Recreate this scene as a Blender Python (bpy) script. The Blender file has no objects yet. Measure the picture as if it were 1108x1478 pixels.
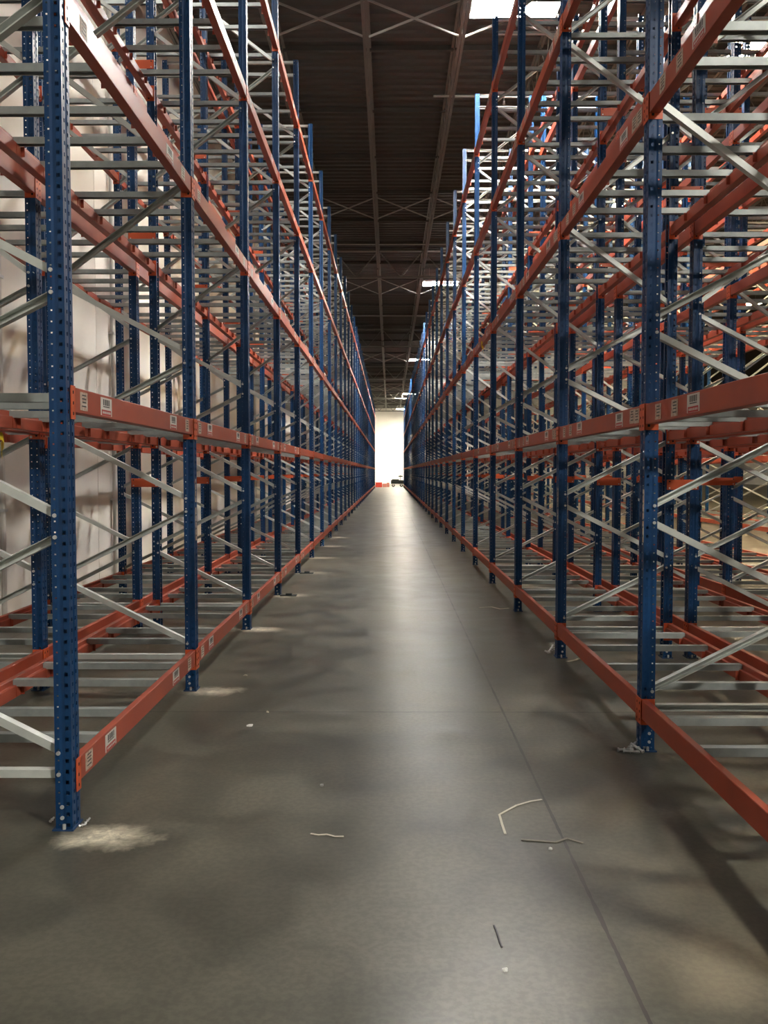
import bpy, math, random
import numpy as np
random.seed(7)
rng = np.random.default_rng(11)
COL = bpy.context.scene.collection
SC = bpy.context.scene

# ------------------------------------------------------------------ materials
def mat(name, color=(.5,.5,.5), rough=.5, metal=0., spec=.5, noise=None, bump=None, scale=8., emit=None, estr=0.):
    m = bpy.data.materials.new(name); m.use_nodes = True
    nt = m.node_tree; b = nt.nodes['Principled BSDF']
    b.inputs['Base Color'].default_value = (*color, 1)
    b.inputs['Roughness'].default_value = rough
    b.inputs['Metallic'].default_value = metal
    b.inputs['Specular IOR Level'].default_value = spec
    if emit:
        b.inputs['Emission Color'].default_value = (*emit, 1)
        b.inputs['Emission Strength'].default_value = estr
    if noise:
        tc = nt.nodes.new('ShaderNodeTexCoord')
        nz = nt.nodes.new('ShaderNodeTexNoise'); nz.inputs['Scale'].default_value = scale
        nz.inputs['Detail'].default_value = 5
        oi = nt.nodes.new('ShaderNodeObjectInfo')
        ad = nt.nodes.new('ShaderNodeVectorMath'); ad.operation = 'ADD'
        mu = nt.nodes.new('ShaderNodeMath'); mu.operation = 'MULTIPLY'; mu.inputs[1].default_value = 37.
        nt.links.new(oi.outputs['Random'], mu.inputs[0])
        nt.links.new(tc.outputs['Object'], ad.inputs[0]); nt.links.new(mu.outputs[0], ad.inputs[1])
        nt.links.new(ad.outputs[0], nz.inputs['Vector'])
        cr = nt.nodes.new('ShaderNodeValToRGB')
        cr.color_ramp.elements[0].position = .3; cr.color_ramp.elements[1].position = .7
        cr.color_ramp.elements[0].color = (*color, 1); cr.color_ramp.elements[1].color = (*noise, 1)
        nt.links.new(nz.outputs['Fac'], cr.inputs['Fac'])
        nt.links.new(cr.outputs['Color'], b.inputs['Base Color'])
        mr = nt.nodes.new('ShaderNodeMapRange'); mr.inputs['To Min'].default_value = rough*.8; mr.inputs['To Max'].default_value = min(1, rough*1.25)
        nt.links.new(nz.outputs['Fac'], mr.inputs['Value']); nt.links.new(mr.outputs[0], b.inputs['Roughness'])
        if bump:
            bp = nt.nodes.new('ShaderNodeBump'); bp.inputs['Strength'].default_value = bump; bp.inputs['Distance'].default_value = .002
            nt.links.new(nz.outputs['Fac'], bp.inputs['Height']); nt.links.new(bp.outputs[0], b.inputs['Normal'])
    return m

M_BLUE = mat('blue_paint', (.003,.034,.110), .42, spec=.35, noise=(.005,.048,.148), scale=6, bump=.1)
M_BLUEDK = mat('blue_foot_paint', (.010,.045,.13), .5)
M_ORANGE = mat('orange_paint', (.33,.055,.027), .42, noise=(.42,.085,.045), scale=5, bump=.1)
M_ORANGE2 = mat('orange_clip_paint', (.62,.105,.035), .42)
M_GALV = mat('galvanised_steel', (.60,.63,.61), .42, metal=.25, noise=(.70,.73,.70), scale=14)
M_BAR = mat('galvanised_bar', (.29,.32,.315), .44, metal=.25, noise=(.38,.41,.40), scale=14)
M_BOLT = mat('zinc_bolt', (.75,.76,.76), .3, metal=.6)
M_DARK = mat('dark_hole', (.012,.014,.018), .8)
M_STK = mat('sticker_white', (.72,.70,.66), .5)
M_STKOLD = mat('sticker_worn', (.62,.58,.50), .7, noise=(.42,.25,.18), scale=40)
M_STKINK = mat('sticker_ink', (.05,.05,.055), .6)
M_STKRED = mat('sticker_red', (.50,.05,.05), .5)
M_JOIST = mat('grey_roof_steel', (.13,.125,.115), .5, noise=(.17,.165,.15), scale=3)
M_DECK = mat('painted_roof_deck', (.052,.050,.047), .62, noise=(.064,.061,.057), scale=.7)
M_PIPE = mat('sprinkler_pipe_paint', (.30,.29,.27), .4)
M_YEL = mat('yellow_tape', (.75,.55,.03), .5)
M_HOUS = mat('white_lamp_housing', (.75,.75,.74), .4)
M_SCRAP = mat('pale_plastic_scrap', (.62,.58,.48), .5)
M_SCRAPDK = mat('dull_plastic_scrap', (.22,.20,.16), .6)
M_WHITE = mat('white_scrap', (.85,.85,.83), .5)
M_RED = mat('red_far_box', (.60,.05,.03), .5)
M_PINK = mat('faded_red_far_box', (.62,.22,.17), .6)
M_BLACK = mat('black_machine_paint', (.02,.028,.028), .5)
M_RUB = mat('black_rubber', (.02,.02,.02), .8)
M_PALE = mat('pale_machine_part', (.6,.6,.58), .5)

def lampmat(name, c, s):
    return mat(name, (.8,.8,.8), .5, emit=c, estr=s)
M_LCOOL = lampmat('lit_cool_lens', (1,.97,.90), 460)
M_LBACK = lampmat('lit_dim_cool_lens', (1,.97,.90), 30)
M_LSIDE = lampmat('lit_strong_side_lens', (1,.95,.84), 850)
M_LLEFT = lampmat('lit_left_lens', (1,.97,.90), 60)
M_LWARM = lampmat('lit_warm_lens', (1,.77,.45), 520)
M_LFAR = lampmat('lit_far_lens', (1,.90,.72), 1300)

# ------------------------------------------------------------------ mesh builder
class MB:
    def __init__(s): s.v=[]; s.f=[]; s.m=[]; s.mats=[]
    def mi(s, m):
        if m not in s.mats: s.mats.append(m)
        return s.mats.index(m)
    def add(s, vs, fs, m):
        n=len(s.v); i=s.mi(m); s.v += [tuple(p) for p in vs]
        for f in fs: s.f.append(tuple(n+k for k in f)); s.m.append(i)
    def box(s, x0,x1,y0,y1,z0,z1, m):
        v=[(x0,y0,z0),(x1,y0,z0),(x1,y1,z0),(x0,y1,z0),(x0,y0,z1),(x1,y0,z1),(x1,y1,z1),(x0,y1,z1)]
        s.add(v,[(0,3,2,1),(4,5,6,7),(0,1,5,4),(1,2,6,5),(2,3,7,6),(3,0,4,7)],m)
    def rbox(s, x0,x1,y0,y1,z0,z1,b,m,ax=1):
        # box with chamfered long edges, long axis ax (0 = x, 1 = y, 2 = z)
        def sec(a0,a1,c0,c1): return [(a0+b,c0),(a1-b,c0),(a1,c0+b),(a1,c1-b),(a1-b,c1),(a0+b,c1),(a0,c1-b),(a0,c0+b)]
        if ax==1: S=sec(x0,x1,z0,z1); A=[(p[0],y0,p[1]) for p in S]; B=[(p[0],y1,p[1]) for p in S]
        elif ax==0: S=sec(y0,y1,z0,z1); A=[(x0,p[0],p[1]) for p in S]; B=[(x1,p[0],p[1]) for p in S]
        else: S=sec(x0,x1,y0,y1); A=[(p[0],p[1],z0) for p in S]; B=[(p[0],p[1],z1) for p in S]
        n=8; s.add(A+B,[tuple(range(n)),tuple(range(2*n-1,n-1,-1))]+[(i,i+n,(i+1)%n+n,(i+1)%n) for i in range(n)],m)
    def sweep(s, sec, p0, p1, up, m, closed=True, caps=True):
        # sec: list of (a,b) in frame (side, up) swept straight from p0 to p1
        p0=np.array(p0,float); p1=np.array(p1,float); d=p1-p0; d/=np.linalg.norm(d)
        up=np.array(up,float); side=np.cross(d,up); side/=np.linalg.norm(side); u2=np.cross(side,d)
        A=[p0+side*a+u2*b for a,b in sec]; B=[p1+side*a+u2*b for a,b in sec]; n=len(sec)
        fs=[(i,(i+1)%n,(i+1)%n+n,i+n) for i in range(n if closed else n-1)]
        if closed and caps: fs += [tuple(range(n-1,-1,-1)), tuple(range(n,2*n))]
        s.add(A+B,fs,m)
    def cyl(s, p0, p1, r, m, n=10, r1=None):
        r1 = r if r1 is None else r1
        p0=np.array(p0,float); p1=np.array(p1,float); d=p1-p0; d/=np.linalg.norm(d)
        up=np.array((0,0,1.)) if abs(d[2])<.9 else np.array((1.,0,0)); a=np.cross(d,up); a/=np.linalg.norm(a); b=np.cross(d,a)
        A=[p0+(a*math.cos(t)+b*math.sin(t))*r for t in np.linspace(0,2*math.pi,n,endpoint=False)]
        B=[p1+(a*math.cos(t)+b*math.sin(t))*r1 for t in np.linspace(0,2*math.pi,n,endpoint=False)]
        s.add(A+B,[(i,(i+1)%n,(i+1)%n+n,i+n) for i in range(n)]+[tuple(range(n-1,-1,-1)),tuple(range(n,2*n))],m)
    def join(s, o, mt=None):
        n=len(s.v)
        for p in o.v: s.v.append(tuple(p) if mt is None else mt(p))
        for f,i in zip(o.f,o.m): s.f.append(tuple(n+k for k in f)); s.m.append(s.mi(o.mats[i]))
    def mesh(s, name):
        me=bpy.data.meshes.new(name); me.from_pydata(s.v,[],s.f)
        for m in s.mats: me.materials.append(m)
        me.polygons.foreach_set('material_index', s.m); me.update(); return me

def new(name, data=None, parent=None, loc=(0,0,0), rz=0.):
    o=bpy.data.objects.new(name, data); COL.objects.link(o); o.location=loc; o.rotation_euler=(0,0,rz)
    if parent is not None: o.parent=parent
    return o
def tag(o, label, cat, group=None, kind=None):
    o['label']=label; o['category']=cat
    if group: o['group']=group
    if kind: o['kind']=kind
    return o
def struct(name, mb, label=None):
    o=new(name, mb.mesh(name)); o['kind']='structure'; 
    if label: o['label']=label
    return o
ORD="first second third fourth fifth sixth seventh eighth ninth tenth eleventh twelfth thirteenth fourteenth fifteenth sixteenth seventeenth eighteenth nineteenth twentieth".split()
TENS={20:'twenty',30:'thirty'}
def ordn(n):   # 1-based
    if n<=20: return ORD[n-1]
    t=n//10*10; r=n-t
    return {30:'thirtieth',40:'fortieth'}[n] if r==0 else TENS[t]+'-'+ORD[r-1]

# ------------------------------------------------------------------ dimensions
CAM_H=1.6
PITCH=.0485; PH=7.98; NP=int(PH/PITCH)
PW=.075; PD=.10          # upright section: across the row, along the row
DEPTH=.985               # frame depth
TOPS=[.30,1.98,3.70,5.41,7.06]   # tops of the load beams
BH=.112; CH=.145
LEV=['lowest','second','third','fourth','top']
class Row:
    def __init__(s,key,xa,xb,y0,bay,k0,n,phrase,short): 
        # xa: edge nearer the centre of the aisle; xb the far edge
        s.key=key; s.xa=xa; s.xb=xb; s.y0=y0; s.bay=bay; s.k0=k0; s.n=n; s.phrase=phrase; s.short=short
    def y(s,k): return s.y0+s.bay*k
LY0,LB=3.95,2.56; RY0,RB=5.10,2.59
ROWS=[
 Row('L1',-1.415,-2.40,LY0,LB,0,34,'rack row left of the aisle','rack row left of the aisle'),
 Row('L2',-3.515,-2.53,LY0,LB,0,34,'rack row against the white wall','rack row by the white wall'),
 Row('R1',1.44,2.425,RY0,RB,-1,36,'rack row right of the aisle','rack row right of the aisle'),
 Row('R2',3.545,2.56,RY0,RB,-1,36,'second rack row right of the aisle','second rack row right of aisle'),
 Row('R3',3.84,4.825,RY0,RB,0,34,'third rack row right of the aisle','third rack row right of aisle'),
 Row('R4',5.945,4.96,RY0,RB,0,34,'fourth rack row right of the aisle','fourth rack row right of aisle'),
 Row('R5',8.85,9.835,RY0,RB,6,24,'fifth rack row right of the aisle','fifth rack row right of aisle'),
 Row('R6',10.955,9.97,RY0,RB,6,24,'sixth rack row right of the aisle','sixth rack row right of aisle'),
]

# ------------------------------------------------------------------ upright frames
def strip(mb, org, du, dn, w, cols, zrows, holes, m, groove=None):
    """sheet along direction du from org, width w, with square holes; dn is the outward normal (for the groove)"""
    org=np.array(org); du=np.array(du); dn=np.array(dn)
    us=[c for c in cols]; idx={}
    vs=[]; fs=[]
    for p in range(NP):
        for zi,z in enumerate(zrows[:-1]):
            z0=p*PITCH+z; z1=p*PITCH+zrows[zi+1]
            for ui in range(len(us)-1):
                if any(ui==h[0] and zi in h[1] for h in holes): continue
                q=[]
                for (u,zz) in ((us[ui],z0),(us[ui+1],z0),(us[ui+1],z1),(us[ui],z1)):
                    key=(round(u,4),round(zz,4))
                    if key not in idx:
                        g=0 if groove is None else (-.0035 if groove[0]-1e-6<=u<=groove[1]+1e-6 else 0)
                        P=org+du*u+dn*g; idx[key]=len(vs); vs.append((P[0],P[1],zz))
                    q.append(idx[key])
                fs.append(tuple(q))
    mb.add(vs,fs,m)
def post_mb(x, s, apex):
    """upright: web at x (outer), opening towards +s; y centred on 0"""
    mb=MB(); h=PD/2
    zr=[0,.0140,.0205,.0275,.0305,PITCH]
    cols=[0,.011,.027,.040,.044,.054,.062,PW]
    hol=[(1,(1,2,3)),(5,(2,))]
    for sy in (-1,1):
        strip(mb,(x,sy*h,0),(s,0,0),(0,sy,0),PW,cols,zr,hol,M_BLUE,groove=(.040,.044))
    wc=[0,.022,.034,.046,.054,.066,.078,PD]
    strip(mb,(x,-h,0),(0,1,0),(-s,0,0),PD,wc,zr,[(1,(1,2,3)),(5,(1,2,3))],M_BLUE,groove=(.046,.054))
    # rear lips
    for sy in (-1,1):
        y=sy*h; mb.add([(x+s*PW,y,0),(x+s*PW,y-sy*.022,0),(x+s*PW,y-sy*.022,PH),(x+s*PW,y,PH)],[(0,1,2,3)],M_BLUE)
    for a in apex:
        for dz in (-.048,.048):
            z=a+dz
            if z<.1 or z>PH: continue
            for sy in (-1,1):
                mb.cyl((x+s*.058,sy*h,z),(x+s*.058,sy*(h+.007),z),.0095,M_BOLT,8)
    for z in (.056,.105):
        for sy in (-1,1): mb.cyl((x+s*.045,sy*h,z),(x+s*.045,sy*(h+.006),z),.009,M_BOLT,8)
    return mb
AP_A=[.30,1.36,2.43,3.72,5.24,6.76]
AP_B=[.83,1.90,2.98,4.48,6.00,7.52]
CSEC=[(-.022,0),(.022,0),(.022,.003),(-.019,.003),(-.019,.027),(.022,.027),(.022,.030),(-.022,.030)]
def csec(w,hh,t=.003):
    return [(-w/2,-hh/2),(w/2,-hh/2),(w/2,-hh/2+t),(-w/2+t,-hh/2+t),(-w/2+t,hh/2-t),(w/2,hh/2-t),(w/2,hh/2),(-w/2,hh/2)]
def brace_mbs():
    out=[]
    xa=.052; xb=DEPTH-.052
    sec=csec(.045,.036)
    def diag(z0,z1,a2b):
        mb=MB()
        p0=(xa,0,z0) if a2b else (xb,0,z0); p1=(xb,0,z1) if a2b else (xa,0,z1)
        mb.sweep(sec,p0,p1,(0,0,1),M_GALV); return mb
    for i,a in enumerate(AP_A):
        if i<len(AP_B):
            out.append(diag(a+.045,AP_B[i]-.045,True))
            if i+1<len(AP_A): out.append(diag(AP_B[i]+.045,AP_A[i+1]-.045,False))
    for z in (.245,PH-.05,PH-.24):
        mb=MB(); mb.sweep(sec,(xa,0,z),(xb,0,z),(0,0,1),M_GALV); out.append(mb)
    return out
def foot_mb(x,s):
    mb=MB(); mb.box(min(x-s*.008,x+s*(PW+.012)),max(x-s*.008,x+s*(PW+.012)),-.065,.065,.0005,.007,M_BLUEDK)
    for sy in (-1,1): mb.cyl((x+s*.035,sy*.058,.007),(x+s*.035,sy*.058,.03),.008,M_BOLT,6)
    return mb
pA=post_mb(0,1,AP_A); pB=post_mb(DEPTH,-1,AP_B); br=brace_mbs(); fA=foot_mb(0,1); fB=foot_mb(DEPTH,-1)
ME_POST=[pA.mesh('post'),pB.mesh('post')]; ME_FOOT=[fA.mesh('foot_plate'),fB.mesh('foot_plate')]
ME_BR=[b.mesh('brace') for b in br]
whole=MB()
for q in [pA,pB,fA,fB]+br: whole.join(q)
ME_WHOLE=whole.mesh('upright_frame')
NPART={'L1':13,'R1':13,'L2':8,'R2':8,'R3':6,'R4':5,'R5':0,'R6':0}
for r in ROWS:
    sgn=1 if r.xb>r.xa else -1
    rz=0 if sgn>0 else math.pi
    vis0 = 0 if r.key in ('L1','L2') else r.k0
    for i in range(r.n):
        k=r.k0+i; loc=(r.xa, r.y(k)+PD/2, 0)
        if i<NPART[r.key]:
            o=new('upright_frame',None,None,loc,rz)
            for me in ME_POST: new('post',me,o)
            for me in ME_FOOT: new('foot_plate',me,o)
            for me in ME_BR: new('brace',me,o)
        else:
            o=new('upright_frame',ME_WHOLE,None,loc,rz)
        tag(o,f'blue upright frame, {ordn(i+1)} from the camera in the {r.phrase}','upright frame','upright frames of the '+r.phrase)

# ------------------------------------------------------------------ load beams
def beam_mb(L):
    """outer face at x = 0, step towards +x, centred on y, top at z = 0"""
    mb=MB(); h=L/2
    sec=[(0.002,-BH),(.060,-BH),(.062,-BH+.003),(.062,-.040),(.060,-.036),(.040,-.036),(.038,-.034),(.038,-.003),(.035,0),(.003,0),(0,-.003),(0,-BH+.002)]
    n=len(sec); A=[(a,-h+.004,b) for a,b in sec]; B=[(a,h-.004,b) for a,b in sec]
    mb.add(A+B,[(i,(i+1)%n,(i+1)%n+n,i+n) for i in range(n)]+[tuple(range(n-1,-1,-1)),tuple(range(n,2*n))],M_ORANGE)
    return mb
def clip_mb(L,e):
    """connector: plate against the flange of the upright and a leg wrapping round its web"""
    mb=MB(); h=L/2*e; t=.0045
    y0,y1=sorted((h,h-e*t))
    mb.box(-t-.001,PW*.98,y0,y1,-CH,.004,M_ORANGE2)
    y0,y1=sorted((h-e*t,h+e*.049))
    mb.box(-t-.001,-.001,y0,y1,-CH,.004,M_ORANGE2)
    for z in (-.025,-.073,-.12):
        y0,y1=sorted((h-e*t,h-e*(t+.0015))) 
        mb.box(.012,.026,y0,y1,z-.007,z+.007,M_DARK)
        y0,y1=sorted((h+e*.020,h+e*.030)); mb.box(-t-.0022,-t-.001,y0,y1,z-.007,z+.007,M_DARK)
    return mb
def sticker_mb(kind):
    mb=MB(); w,hh=(.175,.088) if kind=='code' else (.10,.084)
    m=M_STK if kind=='code' else M_STKOLD
    mb.box(-.0010,0.0003,-w/2,w/2,-hh/2,hh/2,m)
    if kind=='code':
        for j,(a,b2) in enumerate(((-.30,-.24),(-.20,-.17),(-.14,-.06),(-.03,0.0),(.03,.10),(.13,.16),(.2,.28))):
            mb.box(-.0014,-.001,a*w,b2*w,.006,.036,M_STKINK)
        mb.box(-.0014,-.001,-.30*w,.28*w,-.003,.002,M_STKINK)
        mb.box(-.0014,-.001,-.42*w,.42*w,-.043,-.016,M_STKRED)
        for a in (-.32,-.2,-.07,.06,.18,.30):
            mb.box(-.0018,-.0014,a*w-.007,a*w+.007,-.035,-.024,M_STK)
    else:
        for z in (.028,.012,-.004,-.022):
            mb.box(-.0014,-.001,-.3*w,(.28-.1*random.random())*w,z-.003,z+.003,M_STKINK)
    return mb
STK={'code':sticker_mb('code').mesh('sticker'),'old':sticker_mb('old').mesh('sticker')}
BEAM={}
for nm,bay in (('L',LB),('R',RB)):
    L=bay-PD; b=beam_mb(L); c0=clip_mb(L,-1); c1=clip_mb(L,1)
    w=MB(); [w.join(q) for q in (b,c0,c1)]
    BEAM[nm]=dict(L=L,beam=b.mesh('beam'),c0=c0.mesh('connector'),c1=c1.mesh('connector'),whole=w,wm=w.mesh('load_beam'))
def proj(x,y,z):
    if y<.3: return None
    return (562+1300*x/y, 681-1300*(z-CAM_H)/y)
def score(p0,p1,h,depthw):
    # projected length of the part of a segment that lies inside the frame, times its apparent height
    N=12; inside=0; 
    pts=[]
    for i in range(N+1):
        t=i/N; q=[p0[j]+(p1[j]-p0[j])*t for j in range(3)]
        pr=proj(*q) if q[1]>.3 else None
        pts.append((pr,q[1]))
    s=0
    for (a,ya),(b,yb) in zip(pts[:-1],pts[1:]):
        if a and b and 0<=a[0]<=1108 and 0<=a[1]<=1478 and 0<=b[0]<=1108 and 0<=b[1]<=1478:
            s+=math.hypot(a[0]-b[0],a[1]-b[1])*h*1300/(ya+yb)*2
    return s*depthw
VISW={'L1':(1,.45),'L2':(.35,.3),'R1':(1,.45),'R2':(.4,.3),'R3':(.2,.15),'R4':(.15,.1),'R5':(.05,.05),'R6':(.03,.03)}
items=[]
for r in ROWS:
    ra=[('front',r.xa,1 if r.xb>r.xa else -1),('rear',r.xb,-1 if r.xb>r.xa else 1)]
    for li,(nm,x,s) in enumerate(ra):
        # 'front' = towards the centre of the main aisle
        for i in range(r.n-1):
            k=r.k0+i; y0=r.y(k)+PD; y1=r.y(k+1)
            for l,z in enumerate(TOPS):
                near = abs(x)==min(abs(r.xa),abs(r.xb))
                w=VISW[r.key][0 if near else 1]*(1 if l<3 else .8)
                items.append(dict(r=r,side='front' if near else 'rear',x=x,s=s,i=i,k=k,l=l,z=z,y0=y0,y1=y1,sc=score((x,y0,z),(x,y1,z),BH,w)))
items.sort(key=lambda d:-d['sc'])
rest=MB()
def join_np(dst, src, cx, cy, cz, s):
    if s>0: dst.join(src, lambda p:(cx+p[0],cy+p[1],cz+p[2]))
    else: dst.join(src, lambda p:(cx-p[0],cy-p[1],cz+p[2]))
for n,d in enumerate(items):
    r=d['r']; B=BEAM['L' if r.key[0]=='L' else 'R']; cy=(d['y0']+d['y1'])/2; s=d['s']
    if n>=300:
        join_np(rest,B['whole'],d['x'],cy,d['z'],s); continue
    rz=0 if s>0 else math.pi; loc=(d['x'],cy,d['z'])
    if n<150:
        o=new('load_beam',None,None,loc,rz)
        new('beam',B['beam'],o); new('connector',B['c0'],o); new('connector',B['c1'],o)
        if r.key in('L1','R1') and d['side']=='front' and d['i']<7:
            L=B['L']; ysg=1 if s>0 else -1     # local y of the end nearer the camera is -L/2*ysg
            near=-L/2*ysg
            if r.key=='L1':
                spots=[('old',.13),('code',.46),('code',L-.60),('old',L-.20)] if d['l'] in(0,1) else [('old',.20),('old',L-.25),('code',L-.62)]
            else:
                spots=[('old',.07),('old',.20),('code',.46),('old',L-.24),('old',L-.52),('code',L-.80)] if d['l']>0 else []
            for kd,a in spots:
                if d['i']>0: a+=random.uniform(-.05,.05)
                st=new('sticker',STK[kd],o,(0,near+a*ysg,-.054+random.uniform(-.004,.004)))
                st['label']='worn grey paper sticker' if kd=='old' else 'white sticker with a black code and red band'
    else:
        o=new('load_beam',B['wm'],None,loc,rz)
    tag(o,f"orange {d['side']} beam, {LEV[d['l']]} level, {ordn(d['i']+1)} bay of {r.short}",'rack beam','orange load beams of the racks','thing')
o=new('distant_load_beams',rest.mesh('distant_load_beams'))
tag(o,'mass of distant orange beams deeper in the blue racks','rack beams','distant orange beams','stuff')

# ------------------------------------------------------------------ deck bars
def bar_mb(simple=False):
    mb=MB(); a=.040; b=DEPTH-.040
    sec=[(-.026,-.042),(-.018,-.042),(-.018,-.038),(-.023,-.038),(-.023,-.003),(.023,-.003),(.023,-.038),(.018,-.038),(.018,-.042),(.026,-.042),(.026,0),(-.026,0)]
    if simple: sec=[(-.026,-.042),(.026,-.042),(.026,0),(-.026,0)]
    mb.sweep(sec,(a,0,0),(b,0,0),(0,0,1),M_BAR)
    for x in (.0635,DEPTH-.0665): mb.box(x,x+.003,-.034,.034,-.105,-.0425,M_ORANGE); mb.box(x+.0035 if x<.5 else x-.022,x+.022 if x<.5 else x-.0005,-.034,-.031,-.105,-.0425,M_ORANGE)
    return mb
BARF=bar_mb(); BARS=BARF
ME_BAR=BARF.mesh('deck_bar')
OFF={0:[.42,.92,1.62,2.14],1:[.40,.90,1.60,2.12],2:[.30,.78,1.25,1.72,2.18],3:[.30,.78,1.25,1.72,2.18],4:[.34,.9,1.6,2.15]}
BW={'L1':1,'R1':1,'L2':.5,'R2':.5,'R3':.2,'R4':.15,'R5':.04,'R6':.03}
bars=[]
for r in ROWS:
    s=1 if r.xb>r.xa else -1
    for i in range(r.n-1):
        for l,z in enumerate(TOPS):
            for j,of in enumerate(OFF[l]):
                y=r.y(r.k0+i)+PD/2+of+random.uniform(-.05,.05)
                bars.append(dict(r=r,i=i,l=l,j=j,y=y,z=z-.002,s=s,sc=score((r.xa,y,z),(r.xb,y,z),.042,BW[r.key])))
bars.sort(key=lambda d:-d['sc'])
rest=MB()
for n,d in enumerate(bars):
    r=d['r']
    if n<300:
        o=new('deck_bar',ME_BAR,None,(r.xa,d['y'],d['z']),0 if d['s']>0 else math.pi)
        tag(o,f"{ordn(d['j']+1)} steel deck bar, {LEV[d['l']]} level, {ordn(d['i']+1)} bay of {r.short}",'deck bar','galvanised deck bars across the beams')
    else: join_np(rest,BARS,r.xa,d['y'],d['z'],d['s'])
o=new('distant_deck_bars',rest.mesh('distant_deck_bars'))
tag(o,'mass of distant galvanised deck bars deeper in the racks','deck bars','distant galvanised deck bars','stuff')

# ------------------------------------------------------------------ row spacers (orange plates tying back-to-back rows)
def spacer(xl,xr):
    mb=MB(); mb.rbox(xl,xr,-.003,.003,-.043,.043,.0025,M_ORANGE2,0)
    for x in (xl+.022,xr-.022):
        for z in (-.028,.028): mb.cyl((x,-.003,z),(x,-.009,z),.007,M_DARK if z>0 else M_BOLT,6)
    return mb.mesh('row_spacer')
for nm,xl,xr,y0,bay,k0,ph in (('L',-2.60,-2.33,LY0,LB,2,'between the two left rack rows'),('R1',2.36,2.63,RY0,RB,0,'between the first two right rack rows'),
        ('R2',3.52,3.93,RY0,RB,1,'between second and third right rack rows'),('R3',4.76,5.03,RY0,RB,1,'between third and fourth right rack rows')):
    me=spacer(xl,xr)
    for k in range(k0,k0+20):
        for h,hn in ((1.49,'low'),(3.95,'middle'),(5.62,'high')):
            o=new('row_spacer',me,None,(0,y0+bay*k-.004,h))
            tag(o,f'{hn} orange spacer plate at {ordn(k+1 if nm=="L" else k+2)} upright, {ph}','spacer plate','orange row spacer plates')

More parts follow.
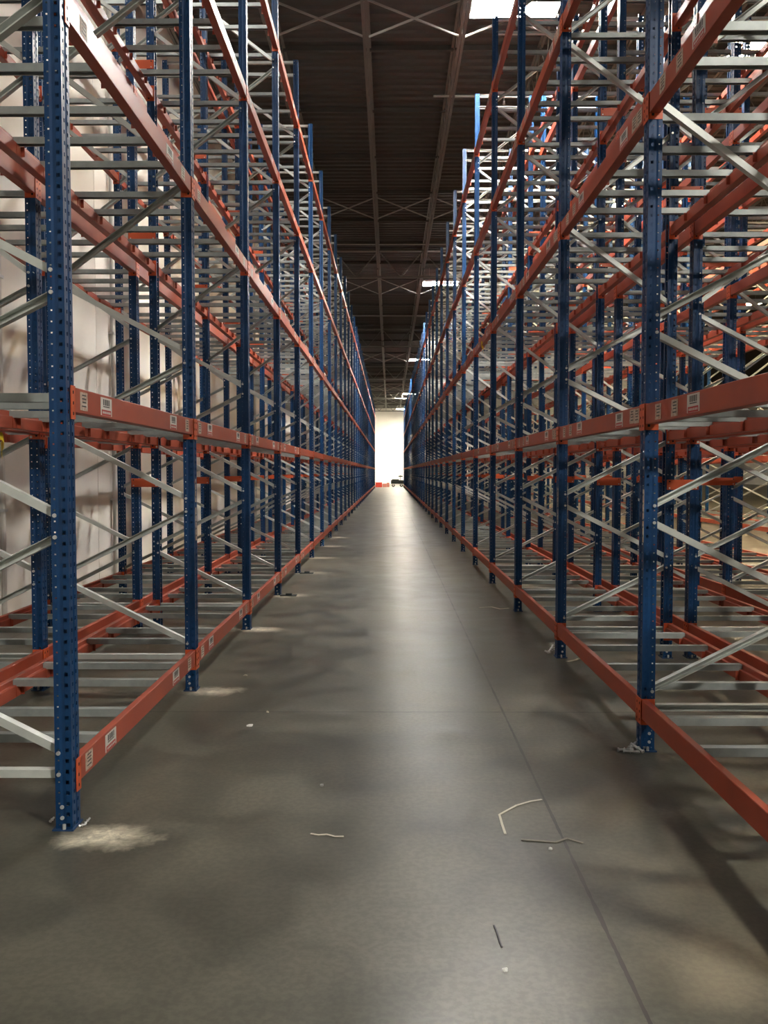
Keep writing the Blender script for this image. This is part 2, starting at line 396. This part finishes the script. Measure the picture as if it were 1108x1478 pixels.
# ------------------------------------------------------------------ room shell
ZC=9.85; YN=-24.; YF=117.; XL=-4.05; XR=46.
def floor_material():
    m=bpy.data.materials.new('burnished_concrete'); m.use_nodes=True; nt=m.node_tree; N=nt.nodes; Lk=nt.links
    b=N['Principled BSDF']; geo=N.new('ShaderNodeNewGeometry')
    def noise(sc,det=6,rough=.6,dist=0.,vec=None):
        n=N.new('ShaderNodeTexNoise'); n.inputs['Scale'].default_value=sc; n.inputs['Detail'].default_value=det
        n.inputs['Roughness'].default_value=rough; n.inputs['Distortion'].default_value=dist
        Lk.new(vec or geo.outputs['Position'],n.inputs['Vector']); return n
    def ramp(src,p0,c0,p1,c1):
        t=N.new('ShaderNodeMapRange'); t.interpolation_type='SMOOTHSTEP'
        t.inputs['From Min'].default_value=p0; t.inputs['From Max'].default_value=p1
        Lk.new(src,t.inputs['Value'])
        n=N.new('ShaderNodeMix'); n.data_type='RGBA'; n.inputs[6].default_value=(*c0,1); n.inputs[7].default_value=(*c1,1)
        Lk.new(t.outputs['Result'],n.inputs[0]); return n
    def math_(op,a,b_=None):
        n=N.new('ShaderNodeMath'); n.operation=op
        for i,v in enumerate((a,b_)):
            if v is None: continue
            if isinstance(v,(int,float)): n.inputs[i].default_value=v
            else: Lk.new(v,n.inputs[i])
        return n.outputs[0]
    def mix(f,a,c):
        n=N.new('ShaderNodeMix'); n.data_type='RGBA'
        Lk.new(f,n.inputs[0])
        for i,v in ((6,a),(7,c)):
            if isinstance(v,tuple): n.inputs[i].default_value=(*v,1)
            else: Lk.new(v,n.inputs[i])
        return n.outputs[2]
    big=noise(.45,7,.62,.6); mid=noise(2.2,5,.58,.5); fine=noise(38,4,.6)
    c=ramp(big.outputs['Fac'],.32,(.066,.067,.053),.68,(.128,.122,.096)).outputs[2]
    c2=ramp(mid.outputs['Fac'],.34,(.66,.67,.66),.66,(1.22,1.19,1.14)).outputs[2]
    mm=N.new('ShaderNodeMix'); mm.data_type='RGBA'; mm.blend_type='MULTIPLY'; mm.inputs[0].default_value=.8
    Lk.new(c,mm.inputs[6]); Lk.new(c2,mm.inputs[7]); col=mm.outputs[2]
    f2=ramp(fine.outputs['Fac'],.38,(.84,.84,.84),.62,(1.08,1.08,1.08)).outputs[2]
    m3=N.new('ShaderNodeMix'); m3.data_type='RGBA'; m3.blend_type='MULTIPLY'; m3.inputs[0].default_value=1
    Lk.new(col,m3.inputs[6]); Lk.new(f2,m3.inputs[7]); col=m3.outputs[2]
    sp=N.new('ShaderNodeSeparateXYZ'); Lk.new(geo.outputs['Position'],sp.inputs[0])
    # saw-cut joints
    wob=noise(6,3); w=math_('MULTIPLY',math_('SUBTRACT',wob.outputs['Fac'],.5),.018)
    def line(coord,pos,hw,per=None):
        a=math_('SUBTRACT',coord,pos)
        if per: a=math_('PINGPONG',a,per/2)
        a=math_('ABSOLUTE',math_('ADD',a,w)); return math_('LESS_THAN',a,hw)
    ln=math_('MAXIMUM',line(sp.outputs['X'],.757,.0075,4.4),math_('MULTIPLY',line(sp.outputs['Y'],5.94,.009,4.4),.8))
    col=mix(ln,col,(.025,.023,.020))
    # drilling dust round the feet of the left uprights
    dn=noise(14,5,.7,.5); dn2=noise(4.5,5,.65,1.2); tot=None
    for (x,y,r0,amp) in ((-1.24,3.88,.27,1.),(-1.31,6.50,.30,.8),(-1.33,9.06,.34,.8),(-1.32,11.62,.4,.75),(-1.3,14.2,.4,.7),(-1.3,16.7,.45,.7),(-1.3,19.3,.45,.7),(-1.3,21.9,.5,.7),(-2.25,6.5,.25,.5),(-2.9,7.9,.16,.5),(-2.3,9.06,.3,.5)):
        dx=math_('SUBTRACT',sp.outputs['X'],x); dy=math_('MULTIPLY',math_('SUBTRACT',sp.outputs['Y'],y),1.9)
        d=math_('SQRT',math_('ADD',math_('MULTIPLY',dx,dx),math_('MULTIPLY',dy,dy))); d=math_('ADD',d,math_('MULTIPLY',math_('SUBTRACT',dn2.outputs['Fac'],.5),r0*1.5))
        d=math_('MAXIMUM',math_('SUBTRACT',1.,math_('DIVIDE',d,r0)),0.); d=math_('MULTIPLY',d,amp)
        tot=d if tot is None else math_('MAXIMUM',tot,d)
    dm=math_('MULTIPLY',tot,math_('ADD',math_('MULTIPLY',dn.outputs['Fac'],3.2),-.55))
    cl=N.new('ShaderNodeClamp'); Lk.new(dm,cl.inputs[0])
    col=mix(cl.outputs[0],col,(.72,.66,.52))
    Lk.new(col,b.inputs['Base Color'])
    rr=ramp(mid.outputs['Fac'],.2,(.275,.275,.275),.8,(.40,.40,.40)); Lk.new(math_('MAXIMUM',rr.outputs[2],math_('MULTIPLY',cl.outputs[0],.8)),b.inputs['Roughness'])
    b.inputs['Specular IOR Level'].default_value=.5
    bp=N.new('ShaderNodeBump'); bp.inputs['Strength'].default_value=.25; bp.inputs['Distance'].default_value=.004
    hsum=math_('SUBTRACT',math_('MULTIPLY',mid.outputs['Fac'],.8),ln); Lk.new(hsum,bp.inputs['Height']); Lk.new(bp.outputs[0],b.inputs['Normal'])
    return m
mb=MB(); mb.box(XL-.2,XR+.2,YN-.2,YF+.2,-.15,0,floor_material()); struct('floor',mb,'burnished grey concrete floor with saw-cut joints')

def wall_material(name,c0,c1):
    m=mat(name,c0,.7,noise=c1,scale=.8); return m
M_WALL=wall_material('white_wall_paint',(.80,.77,.71),(.86,.83,.77))
mb=MB()
yy=YN
while yy<YF:
    mb.box(XL-.2,XL,yy+.006,min(yy+7.3,YF)-.006,0,ZC,M_WALL); mb.box(XL-.2,XL-.012,min(yy+7.3,YF)-.006,min(yy+7.3,YF)+.006,0,ZC,M_WALL); yy+=7.3
struct('wall_left',mb,'white concrete panel wall behind the left racks')
mb=MB(); mb.box(XL-.2,XR+.2,YF,YF+.2,0,ZC,M_WALL); struct('wall_far',mb,'brightly lit white end wall beyond the racks')
mb=MB(); mb.box(XR,XR+.2,YN,YF,0,ZC,M_WALL); struct('wall_right',mb)
mb=MB(); mb.box(XL-.2,XR+.2,YN-.2,YN,0,ZC,M_WALL); struct('wall_back',mb)
# corrugated roof deck
mb=MB(); p=.30; y=YN; prof=[]
while y<YF:
    prof += [(y,ZC-.0),(y+.12,ZC-.0),(y+.16,ZC-.045),(y+.26,ZC-.045)]; y+=p
prof.append((YF,ZC))
vs=[(XL,a,b) for a,b in prof]+[(XR,a,b) for a,b in prof]; n=len(prof)
mb.add(vs,[(i,i+n,i+1+n,i+1) for i in range(n-1)],M_DECK); mb.box(XL-.2,XR+.2,YN-.2,YF+.2,ZC+.05,ZC+.2,M_DECK)
struct('ceiling',mb,'dark corrugated metal roof deck')

# ------------------------------------------------------------------ roof steel
JX=[-3.71,-2.06,-.41,1.24,2.89,4.54,6.19,7.84,9.49,11.14]
GY=[-3.1,33.5,51.8,70.1,88.4,106.7]
JB=CAM_H+7.46; JT=ZC-.05
L_ang=[(-.055,-.025),(-.008,-.025),(-.008,.025),(-.014,.025),(-.014,-.019),(-.055,-.019)]
R_ang=[(-a,b) for a,b in L_ang]
def joist_parts(L):
    bot=MB(); top=MB(); web=MB()
    for S in (L_ang,R_ang):
        bot.sweep(S,(0,0,JB-JT+.025),(0,L,JB-JT+.025),(0,0,1),M_JOIST); top.sweep(S,(0,-.1,-.03),(0,L+.1,-.03),(0,0,1),M_JOIST)
    nn=int(L/1.2); st=L/nn; zt=-.03; zb=JB-JT+.025
    for i in range(nn):
        y0=i*st; web.cyl((0,y0,zt),(0,y0+st/2,zb),.012,M_JOIST,6); web.cyl((0,y0+st/2,zb),(0,y0+st,zt),.012,M_JOIST,6)
    return bot.mesh('bottom_chord'),top.mesh('top_chord'),web.mesh('web')
jp=joist_parts(18.3-.3)
for ix,x in enumerate(JX):
    for iy in range(1,len(GY)-1):   # spans beyond the first girder
        o=new('roof_joist',None,None,(x,GY[iy]+.15,JT))
        new('bottom_chord',jp[0],o); new('top_chord',jp[1],o); new('web',jp[2],o)
        tag(o,f'grey open-web roof joist, {ordn(ix+1)} across from the white wall, {ordn(iy+1)} span','roof joist','open-web roof joists')
    
jp0=joist_parts(33.5-.15-2)
for ix,x in enumerate(JX):
    o=new('roof_joist',None,None,(x,2.0,JT)); new('bottom_chord',jp0[0],o); new('top_chord',jp0[1],o); new('web',jp0[2],o)
    tag(o,f'grey open-web roof joist, {ordn(ix+1)} across from the white wall, span nearest the camera','roof joist','open-web roof joists')
def girder():
    b=MB(); t=MB(); w=MB(); L=JX[-1]+1-XL; zb=CAM_H+7.12-JT; zt=-.08
    for S in ([(-.07,-.03),(.07,-.03),(.07,-.015),(-.07,-.015)],[(-.01,-.015),(.01,-.015),(.01,.05),(-.01,.05)]):
        b.sweep(S,(0,0,zb+.03),(L,0,zb+.03),(0,0,1),M_JOIST); t.sweep(S,(0,0,zt),(L,0,zt),(0,0,1),M_JOIST)
    st=1.65; x=JX[0]-XL
    while x<L-.2:
        w.cyl((x,0,zt),(x,0,zb+.05),.02,M_JOIST,6)
        w.cyl((x,0,zt),(x+st/2,0,zb+.05),.026,M_JOIST,6); w.cyl((x+st/2,0,zb+.05),(min(x+st,L),0,zt),.026,M_JOIST,6); x+=st
    return b.mesh('bottom_chord'),t.mesh('top_chord'),w.mesh('web')
gp=girder()
for iy,y in enumerate(GY[1:]):
    o=new('roof_girder',None,None,(XL,y,JT)); new('bottom_chord',gp[0],o); new('top_chord',gp[1],o); new('web',gp[2],o)
    tag(o,f'dark steel truss girder crossing under the roof, {ordn(iy+1)} from the camera','roof girder','truss girders under the roof')
# thin cross bars and bridging under the deck
y=11.8; i=0
bm_=MB(); bm_.box(0,JX[-1]+1-XL,-.03,.03,-.10,-.005,M_DECK); mep=bm_.mesh('roof_purlin')
while y<110:
    o=new('roof_purlin',mep,None,(XL,y,ZC-.045)); i+=1
    tag(o,f'dark roof purlin across the deck, {ordn(i)} from the camera','roof purlin','dark purlins under the roof deck'); y+=2.97
bi=0
for y in (15.85,27.0,38.3,61.6,84.,100.):
    for a,b_ in zip(JX[1:4],JX[2:5]):
        bi+=1; mb=MB(); S=[(-.015,-.015),(.015,-.015),(.015,-.010),(-.010,-.010),(-.010,.015),(-.015,.015)]
        mb.sweep(S,(a+.03,0,JT-.1),(b_-.03,0,JB+.02),(0,1,0),M_PIPE); mb.sweep(S,(a+.03,.02,JB+.02),(b_-.03,.02,JT-.1),(0,1,0),M_PIPE)
        o=new('cross_bridging',mb.mesh('cross_bridging'),None,(0,y,0))
        tag(o,f'X-shaped steel bridging between {ordn(JX.index(a)+1)} and {ordn(JX.index(b_)+1)} joists, {ordn([15.85,27.0,38.3,61.6,84.,100.].index(y)+1)} set from camera','bridging','X bridging between roof joists')
# sprinkler pipe across + heads
for i,(y,x0,x1) in enumerate(((18.9,.9,11.),(45.,-3,11.),(31.,-3,11.))):
    mb=MB(); z=CAM_H+7.72
    mb.cyl((x0,0,0),(x1,0,0),.024,M_PIPE,10)
    o=new('sprinkler_pipe',None,None,(0,y,z)); new('pipe',mb.mesh('pipe'),o)
    for x in (2.35,5.4,8.4):
        h=MB(); h.cyl((x,0,-.02),(x,0,-.10),.012,M_PIPE,8); h.cyl((x,0,-.10),(x,0,-.13),.02,M_BOLT,8); h.cyl((x,0,-.16),(x,0,-.165),.03,M_BOLT,10)
        h.cyl((x-.018,0,-.13),(x-.006,0,-.16),.004,M_BOLT,6); h.cyl((x+.018,0,-.13),(x+.006,0,-.16),.004,M_BOLT,6); new('sprinkler_head',h.mesh('sprinkler_head'),o)
    for x in (1.24,4.54,7.84):
        h=MB(); h.cyl((x,0,.024),(x,0,JT-z),.006,M_PIPE,6); new('hanger',h.mesh('hanger'),o)
    tag(o,f'pale sprinkler pipe across the roof, {("nearest the camera","farthest of the three","second from the camera")[i]}','pipe','sprinkler pipes under the roof')

# ------------------------------------------------------------------ lamps
def lamp(x,y,z,lm,label,w=1.40,d=.80,grp='high-bay ceiling lights'):
    o=new('high_bay_light',None,None,(x,y,z))
    h=MB(); h.box(-w/2,w/2,-d/2,d/2,.012,.05,M_HOUS); h.box(-w/2-.02,w/2+.02,-d/2-.02,-d/2,-.03,.05,M_HOUS); h.box(-w/2-.02,w/2+.02,d/2,d/2+.02,-.03,.05,M_HOUS)
    h.box(-w/2-.02,-w/2,-d/2,d/2,-.03,.05,M_HOUS); h.box(w/2,w/2+.02,-d/2,d/2,-.03,.05,M_HOUS); h.box(-.3,.3,-.09,.09,.05,.11,M_HOUS)
    new('housing',h.mesh('housing'),o)
    n=4
    for i in range(n):
        t=MB(); yc=-d/2+d*(i+.5)/n; r=d/n*.48
        t.cyl((-w/2+.02,yc,-.012),(w/2-.02,yc,-.012),r*.5,lm,8)
        t.box(-w/2+.01,w/2-.01,yc-r,yc+r,.004,.010,lm)
        e=new('lamp_tube',t.mesh('lamp_tube'),o)
    for sx in (-1,1):
        t=MB(); t.cyl((sx*.45,0,.05),(sx*.45,0,ZC-.045-z),.005,M_PIPE,6); new('hanger',t.mesh('hanger'),o)
    tag(o,label,'ceiling light',grp); return o
UL=CAM_H+7.6
LZ=[-6.,15.,36.7,61.4,88.,109.]
for i,y in enumerate(LZ):
    if y<0:
        lamp(2.05,y,UL,M_LBACK,'cool white high-bay light behind the camera over the aisle')
    else:
        lamp(2.05 if y<100 else 1.55,y,UL,M_LFAR if y>80 else M_LCOOL,f'glowing cool white high-bay light above right rack row, {ordn(i)} down the aisle')
for i,y in enumerate((8.,)):
    lamp(-2.95,y,UL+.1,M_LLEFT,f'cool white high-bay light hanging over the left racks by the white wall')
for i,(x,y) in enumerate(((6.75,16.6),(6.9,26.2),(7.3,44.),(7.3,66.),(7.3,88.),(7.2,-4.))):
    lamp(x,y,UL,M_LWARM if y>0 else M_LSIDE,f'warm yellow high-bay light over the second aisle, {ordn(i+1)} lamp' if y>0 else 'warm yellow high-bay light over the second aisle, behind the camera',w=1.3)
for i,(x,y) in enumerate(((16.,41.),(14.,20.),(15.,70.))):
    lamp(x,y,UL,M_LWARM,f'warm high-bay light over the bare floor far right, {("second","first","third")[i]} from camera')
lamp(9.,111.,UL,M_LFAR,'bright high-bay light near the end wall at right')

# ------------------------------------------------------------------ conduits on the left wall
for i,y in enumerate((9.3,13.1,19.7,27.0,34.3)):
    mb=MB(); mb.cyl((0,0,.02),(0,0,ZC-.1),.03,M_STK,10)
    o=new('wall_conduit',None,None,(XL+.045,y,0)); new('pipe',mb.mesh('pipe'),o)
    for z in (1.2,3.6,6.,8.4):
        c=MB(); c.box(-.045,.036,-.045,.045,z-.015,z+.015,M_BOLT); new('clamp',c.mesh('clamp'),o)
    tag(o,f'pale vertical conduit on the white wall, {ordn(i+1)} from the camera','conduit','conduits on the white wall')

# ------------------------------------------------------------------ marks on the uprights
def strip_label(name,x,y,z0,z1,sx,segs,parent=None):
    mb=MB()
    for a,b_ in segs:
        mb.box(min(0,sx*.0015),max(0,sx*.0015),-.012,.012,a,b_,M_STKOLD)
        t=a+.03
        while t<b_-.02: mb.box(min(sx*.0015,sx*.002),max(sx*.0015,sx*.002),-.007,.007,t,t+.012,M_STKINK); t+=.05
    o=new(name,mb.mesh(name),None,(x,y,0)); return o
o=strip_label('location_label',1.4385,5.10+.012,0,0,-1,((1.20,1.32),(1.335,1.50)))
tag(o,'faded vertical location sticker on nearest visible right upright above head of lower brace','label')
o['label']='faded vertical location sticker on the nearest upright right of the aisle'
o.scale=(1,1,1)
o=strip_label('location_label',1.4385,5.10+2.59+.012,0,0,-1,((1.15,1.28),(1.30,1.46)))
tag(o,'faded vertical location sticker on the second upright right of the aisle','label')
o=strip_label('location_label',-1.4135,3.95+2.56+.05,0,0,1,((1.10,1.34),(1.38,1.55)))
tag(o,'whitish vertical location sticker on the second upright left of the aisle','label')

def ribbon(name,pts,w,m,label,cat,z0=.002,group=None,th=.0025):
    """thin curled strip lying on a surface"""
    mb=MB(); P=[np.array(p,float) for p in pts]; n=len(P); vs=[]
    for i,p in enumerate(P):
        d=P[min(i+1,n-1)]-P[max(i-1,0)]; d=d/np.linalg.norm(d); s=np.array((-d[1],d[0],0)); ns=np.linalg.norm(s)
        s = s/ns if ns>1e-3 else np.array((1,0,0))
        for a,b_ in ((-1,0),(1,0),(1,1),(-1,1)): vs.append(p+s*a*w/2+np.array((0,0,z0+b_*th)))
    fs=[]
    for i in range(n-1):
        for j in range(4): fs.append((i*4+j,i*4+(j+1)%4,(i+1)*4+(j+1)%4,(i+1)*4+j))
    fs += [(3,2,1,0),((n-1)*4,(n-1)*4+1,(n-1)*4+2,(n-1)*4+3)]
    mb.add(vs,fs,m); c=P[0]; mb.v=[(v[0]-c[0],v[1]-c[1],v[2]) for v in mb.v]
    o=new(name,mb.mesh(name),None,(c[0],c[1],0)); return tag(o,label,cat,group)
def fl(px,py,h=0.):
    y=(CAM_H-h)*1300/(py-681); return ((px-562)*y/1300, y, h)
ribbon('plastic_strip',[fl(785,1161),fl(768,1164),fl(748,1170),fl(730,1180),fl(723,1184),fl(727,1198),fl(732,1213)],.011,M_SCRAP,'bent pale plastic strip lying beside the long floor joint','plastic strip')
ribbon('plastic_strip',[fl(446,1213),fl(458,1215),fl(470,1214),fl(482,1217),fl(495,1217)],.010,M_SCRAP,'short pale plastic strip on the floor left of the aisle middle','plastic strip')
ribbon('plastic_strip',[fl(755,1221),fl(780,1223),fl(806,1225),fl(822,1219),fl(832,1222),fl(846,1226)],.013,M_SCRAPDK,'dull wavy plastic strip lying across the long floor joint','plastic strip')
ribbon('plastic_sliver',[fl(716,1350),fl(721,1362),fl(725,1376),fl(728,1383)],.006,M_STKINK,'thin dark sliver on the floor near the camera','sliver')
ribbon('plastic_strip',[fl(692,878),fl(710,877),fl(722,880),fl(735,879)],.03,M_SCRAP,'pale strip on the floor by the third right upright','plastic strip')
ribbon('plastic_strip',[fl(820,957),fl(832,955),fl(842,951)],.03,M_SCRAP,'pale strip under the lowest right beam behind the second upright','plastic strip')
def scrap(px,py,r,m,label,cat='scrap',name='paper_scrap'):
    mb=MB(); x,y,_=fl(px,py); n=9; vs=[(0,0,.012)]
    for i in range(n):
        a=2*math.pi*i/n; q=r*random.uniform(.6,1.2); vs.append((q*math.cos(a)*1.3,q*math.sin(a),random.uniform(.001,.010)))
    vs += [(v[0],v[1],.0005) for v in vs[1:]]
    fs=[(0,1+i,1+(i+1)%n) for i in range(n)]+[(1+i,1+n+i,1+n+(i+1)%n,1+(i+1)%n) for i in range(n)]+[tuple(range(2*n,n,-1))]
    mb.add(vs,fs,m); o=new(name,mb.mesh(name),None,(x,y,0)); return tag(o,label,cat)
scrap(357,1052,.020,M_WHITE,'crumpled white paper scrap on the floor near the left beam')
scrap(384,1032,.010,M_SCRAP,'tiny pale scrap just behind the crumpled white one')
scrap(733,1418,.008,M_WHITE,'tiny white chip on the floor near the camera')
scrap(798,1235,.007,M_WHITE,'tiny white chip below the dull wavy strip')
scrap(352,978,.012,M_SCRAP,'small pale chip on the floor right of the second left upright')
x,y,_=fl(463,1141); mb=MB(); n=6
ro=[(.010*math.cos(i*math.pi/3),.010*math.sin(i*math.pi/3)) for i in range(6)]; ri=[(a*.5,b_*.5) for a,b_ in ro]
vs=[(a,b_,z) for z in (.0005,.009) for a,b_ in ro]+[(a,b_,z) for z in (.0005,.009) for a,b_ in ri]
fs=[]
for i in range(6):
    j=(i+1)%6; fs += [(i,j,j+6,i+6),(12+i,18+i,18+j,12+j),(6+i,6+j,18+j,18+i),(i,12+i,12+j,j)]
mb.add(vs,fs,M_BOLT); tag(new('hex_nut',mb.mesh('hex_nut'),None,(x,y,0)),'small steel hex nut lying alone in the aisle','nut')
def bolt(x,y,ang,tilt,L,label,z=.010):
    o=new('anchor_bolt',None,None,(x,y,z)); mb=MB(); mb.cyl((0,0,0),(L,0,0),.0065,M_BOLT,8)
    for i in range(6): mb.cyl((L*.55+i*L*.07,0,0),(L*.55+i*L*.07+.003,0,0),.0078,M_BOLT,8)
    new('shank',mb.mesh('shank'),o); h=MB(); h.cyl((-.008,0,0),(0,0,0),.012,M_BOLT,6); h.cyl((L*.35,0,0),(L*.35+.004,0,0),.0125,M_BOLT,10); new('hex_head',h.mesh('hex_head'),o)
    o.rotation_euler=(0,-tilt,ang); tag(o,label,'bolt','loose anchor bolts by the right uprights'); return o
adj=['lying flattest','standing tilted up','lying crosswise','lying under the others','pointing at the upright','closest to the upright']
for i,(px,py,a,t) in enumerate(((897,1089,.1,0),(922,1081,-1.2,.9),(912,1086,.9,.1),(905,1091,-.2,0),(925,1088,.3,.15),(931,1091,2.2,.3))):
    x,y,_=fl(px,py); bolt(x,y,a,t,.085,f'loose zinc anchor bolt {adj[i]} beside the first right upright',.011 if t<.5 else .02)
for i,(px,py,a,t) in enumerate(((794,943,.5,.8),(796,946,2.2,.1),(798,941,-1.,.5))):
    x,y,_=fl(px,py); bolt(x,y,a,t,.07,f'loose zinc anchor bolt {adj[i]} beside the second right upright',.012)
for i,(px,py,a,t) in enumerate(((107,1203,.5,.1),(116,1198,.9,.6),(64,1196,1.3,.3))):
    x,y,_=fl(px,py); o=bolt(x,y,a,t,.045,f'short steel bolt {("lying in the dust","poking up out of the dust","half behind the post")[i]} beside first left upright',.006); o.scale=(.6,.6,.6)
# steel shims sticking out from left uprights
for i,k in enumerate((3,4)):
    y=LY0+LB*k; mb=MB(); mb.box(-.05,.16,-.06,.06,0.0005,.012,M_BLACK); mb.box(.02,.10,-.03,.03,.012,.03,M_BLACK)
    tag(new('steel_shim',mb.mesh('steel_shim'),None,(-1.36,y-.05,0)),f'black steel shim plate on the floor by the {ordn(k+1)} left upright','shim')
# yellow tape scraps
def tape(x,y,z,label,s):
    mb=MB(); vs=[]; n=7
    for i in range(n):
        t=i/(n-1); vs += [(s*(.02*math.sin(t*5)-.01*t),-.06+.12*t,-.10*t*t+.01*math.sin(t*9)),(s*(.02*math.sin(t*5)-.01*t)+.002,-.06+.12*t,-.10*t*t+.01*math.sin(t*9)-.045-.02*t)]
    mb.add(vs,[(2*i,2*i+1,2*i+3,2*i+2) for i in range(n-1)],M_YEL)
    o=new('yellow_tape',mb.mesh('yellow_tape'),None,(x,y,z)); md=o.modifiers.new('thick','SOLIDIFY'); md.thickness=.002
    tag(o,label,'tape')
tape(-2.415,5.62,1.84,'torn yellow tape hanging from a second-level beam at far left',1)
tape(1.425,14.0,3.60,'torn yellow tape hanging from a third-level beam right of the aisle',-1)

# ------------------------------------------------------------------ things at the far end of the aisle
def farbox(x0,x1,y,z1,m,label,bands=True):
    mb=MB(); w=x1-x0; mb.rbox(0,w,0,.9,0.0005,z1,.02,m,0)
    o=new('storage_box',None,None,(x0,y,0)); new('body',mb.mesh('body'),o)
    l=MB(); l.box(-.02,w+.02,-.02,.92,z1*.86,z1,m); new('lid',l.mesh('lid'),o)
    tag(o,label,'box')
farbox(-1.45,-.78,93.6,.50,M_RED,'bright red box on the floor at the end of the aisle')
farbox(-.72,-.30,94.6,.36,M_PINK,'faded red box beside the bright red box')
farbox(-.28,-.02,95.3,.45,M_PINK,'small faded red box third along the far end')
o=new('machine_cart',None,None,(.1,95.,0)); b=MB(); b.rbox(.05,1.5,0,.9,.34,.72,.04,M_BLACK,0); b.rbox(.15,.9,.1,.8,.72,.82,.03,M_BLACK,0); new('body',b.mesh('body'),o)
for wx in (.3,1.15):
    for wy in (.05,.78): w_=MB(); w_.cyl((wx,wy,.17),(wx,wy+.1,.17),.165,M_RUB,16); w_.cyl((wx,wy-.01,.17),(wx,wy+.11,.17),.08,M_PALE,12); new('wheel',w_.mesh('wheel'),o)
m_=MB(); m_.cyl((1.05,.45,.72),(1.05,.45,1.25),.03,M_BLACK,8); m_.box(.85,1.3,.35,.55,1.05,1.2,M_BLACK); new('mast',m_.mesh('mast'),o)
f_=MB(); f_.box(.08,1.45,.03,.87,.26,.34,M_PALE); new('chassis',f_.mesh('chassis'),o)
tag(o,'dark wheeled machine parked against the end wall of the aisle','machine')

# ------------------------------------------------------------------ camera, world, view
cam=bpy.data.cameras.new('camera'); co=bpy.data.objects.new('camera',cam); COL.objects.link(co)
F=1300.; cam.sensor_fit='VERTICAL'; cam.sensor_height=36.; cam.sensor_width=36.*1108/1478; cam.lens=F*36/1478
cam.clip_start=.05; cam.clip_end=400
co.location=(0,0,CAM_H); co.rotation_euler=(math.radians(90)-math.atan(58/F),0,math.atan(8/F))
SC.camera=co
w=bpy.data.worlds.new('world'); SC.world=w; w.use_nodes=True
w.node_tree.nodes['Background'].inputs[0].default_value=(.5,.55,.6,1); w.node_tree.nodes['Background'].inputs[1].default_value=.02
vs=SC.view_settings; vs.view_transform='Standard'; vs.look='None'; vs.gamma=1; vs.exposure=-0.18; vs.use_curve_mapping=False
cy=SC.cycles; cy.max_bounces=7; cy.diffuse_bounces=4; cy.glossy_bounces=3; cy.transmission_bounces=2; cy.sample_clamp_indirect=6; cy.use_denoising=True
cy.caustics_reflective=False; cy.caustics_refractive=False
try: cy.use_light_tree=True
except Exception: pass
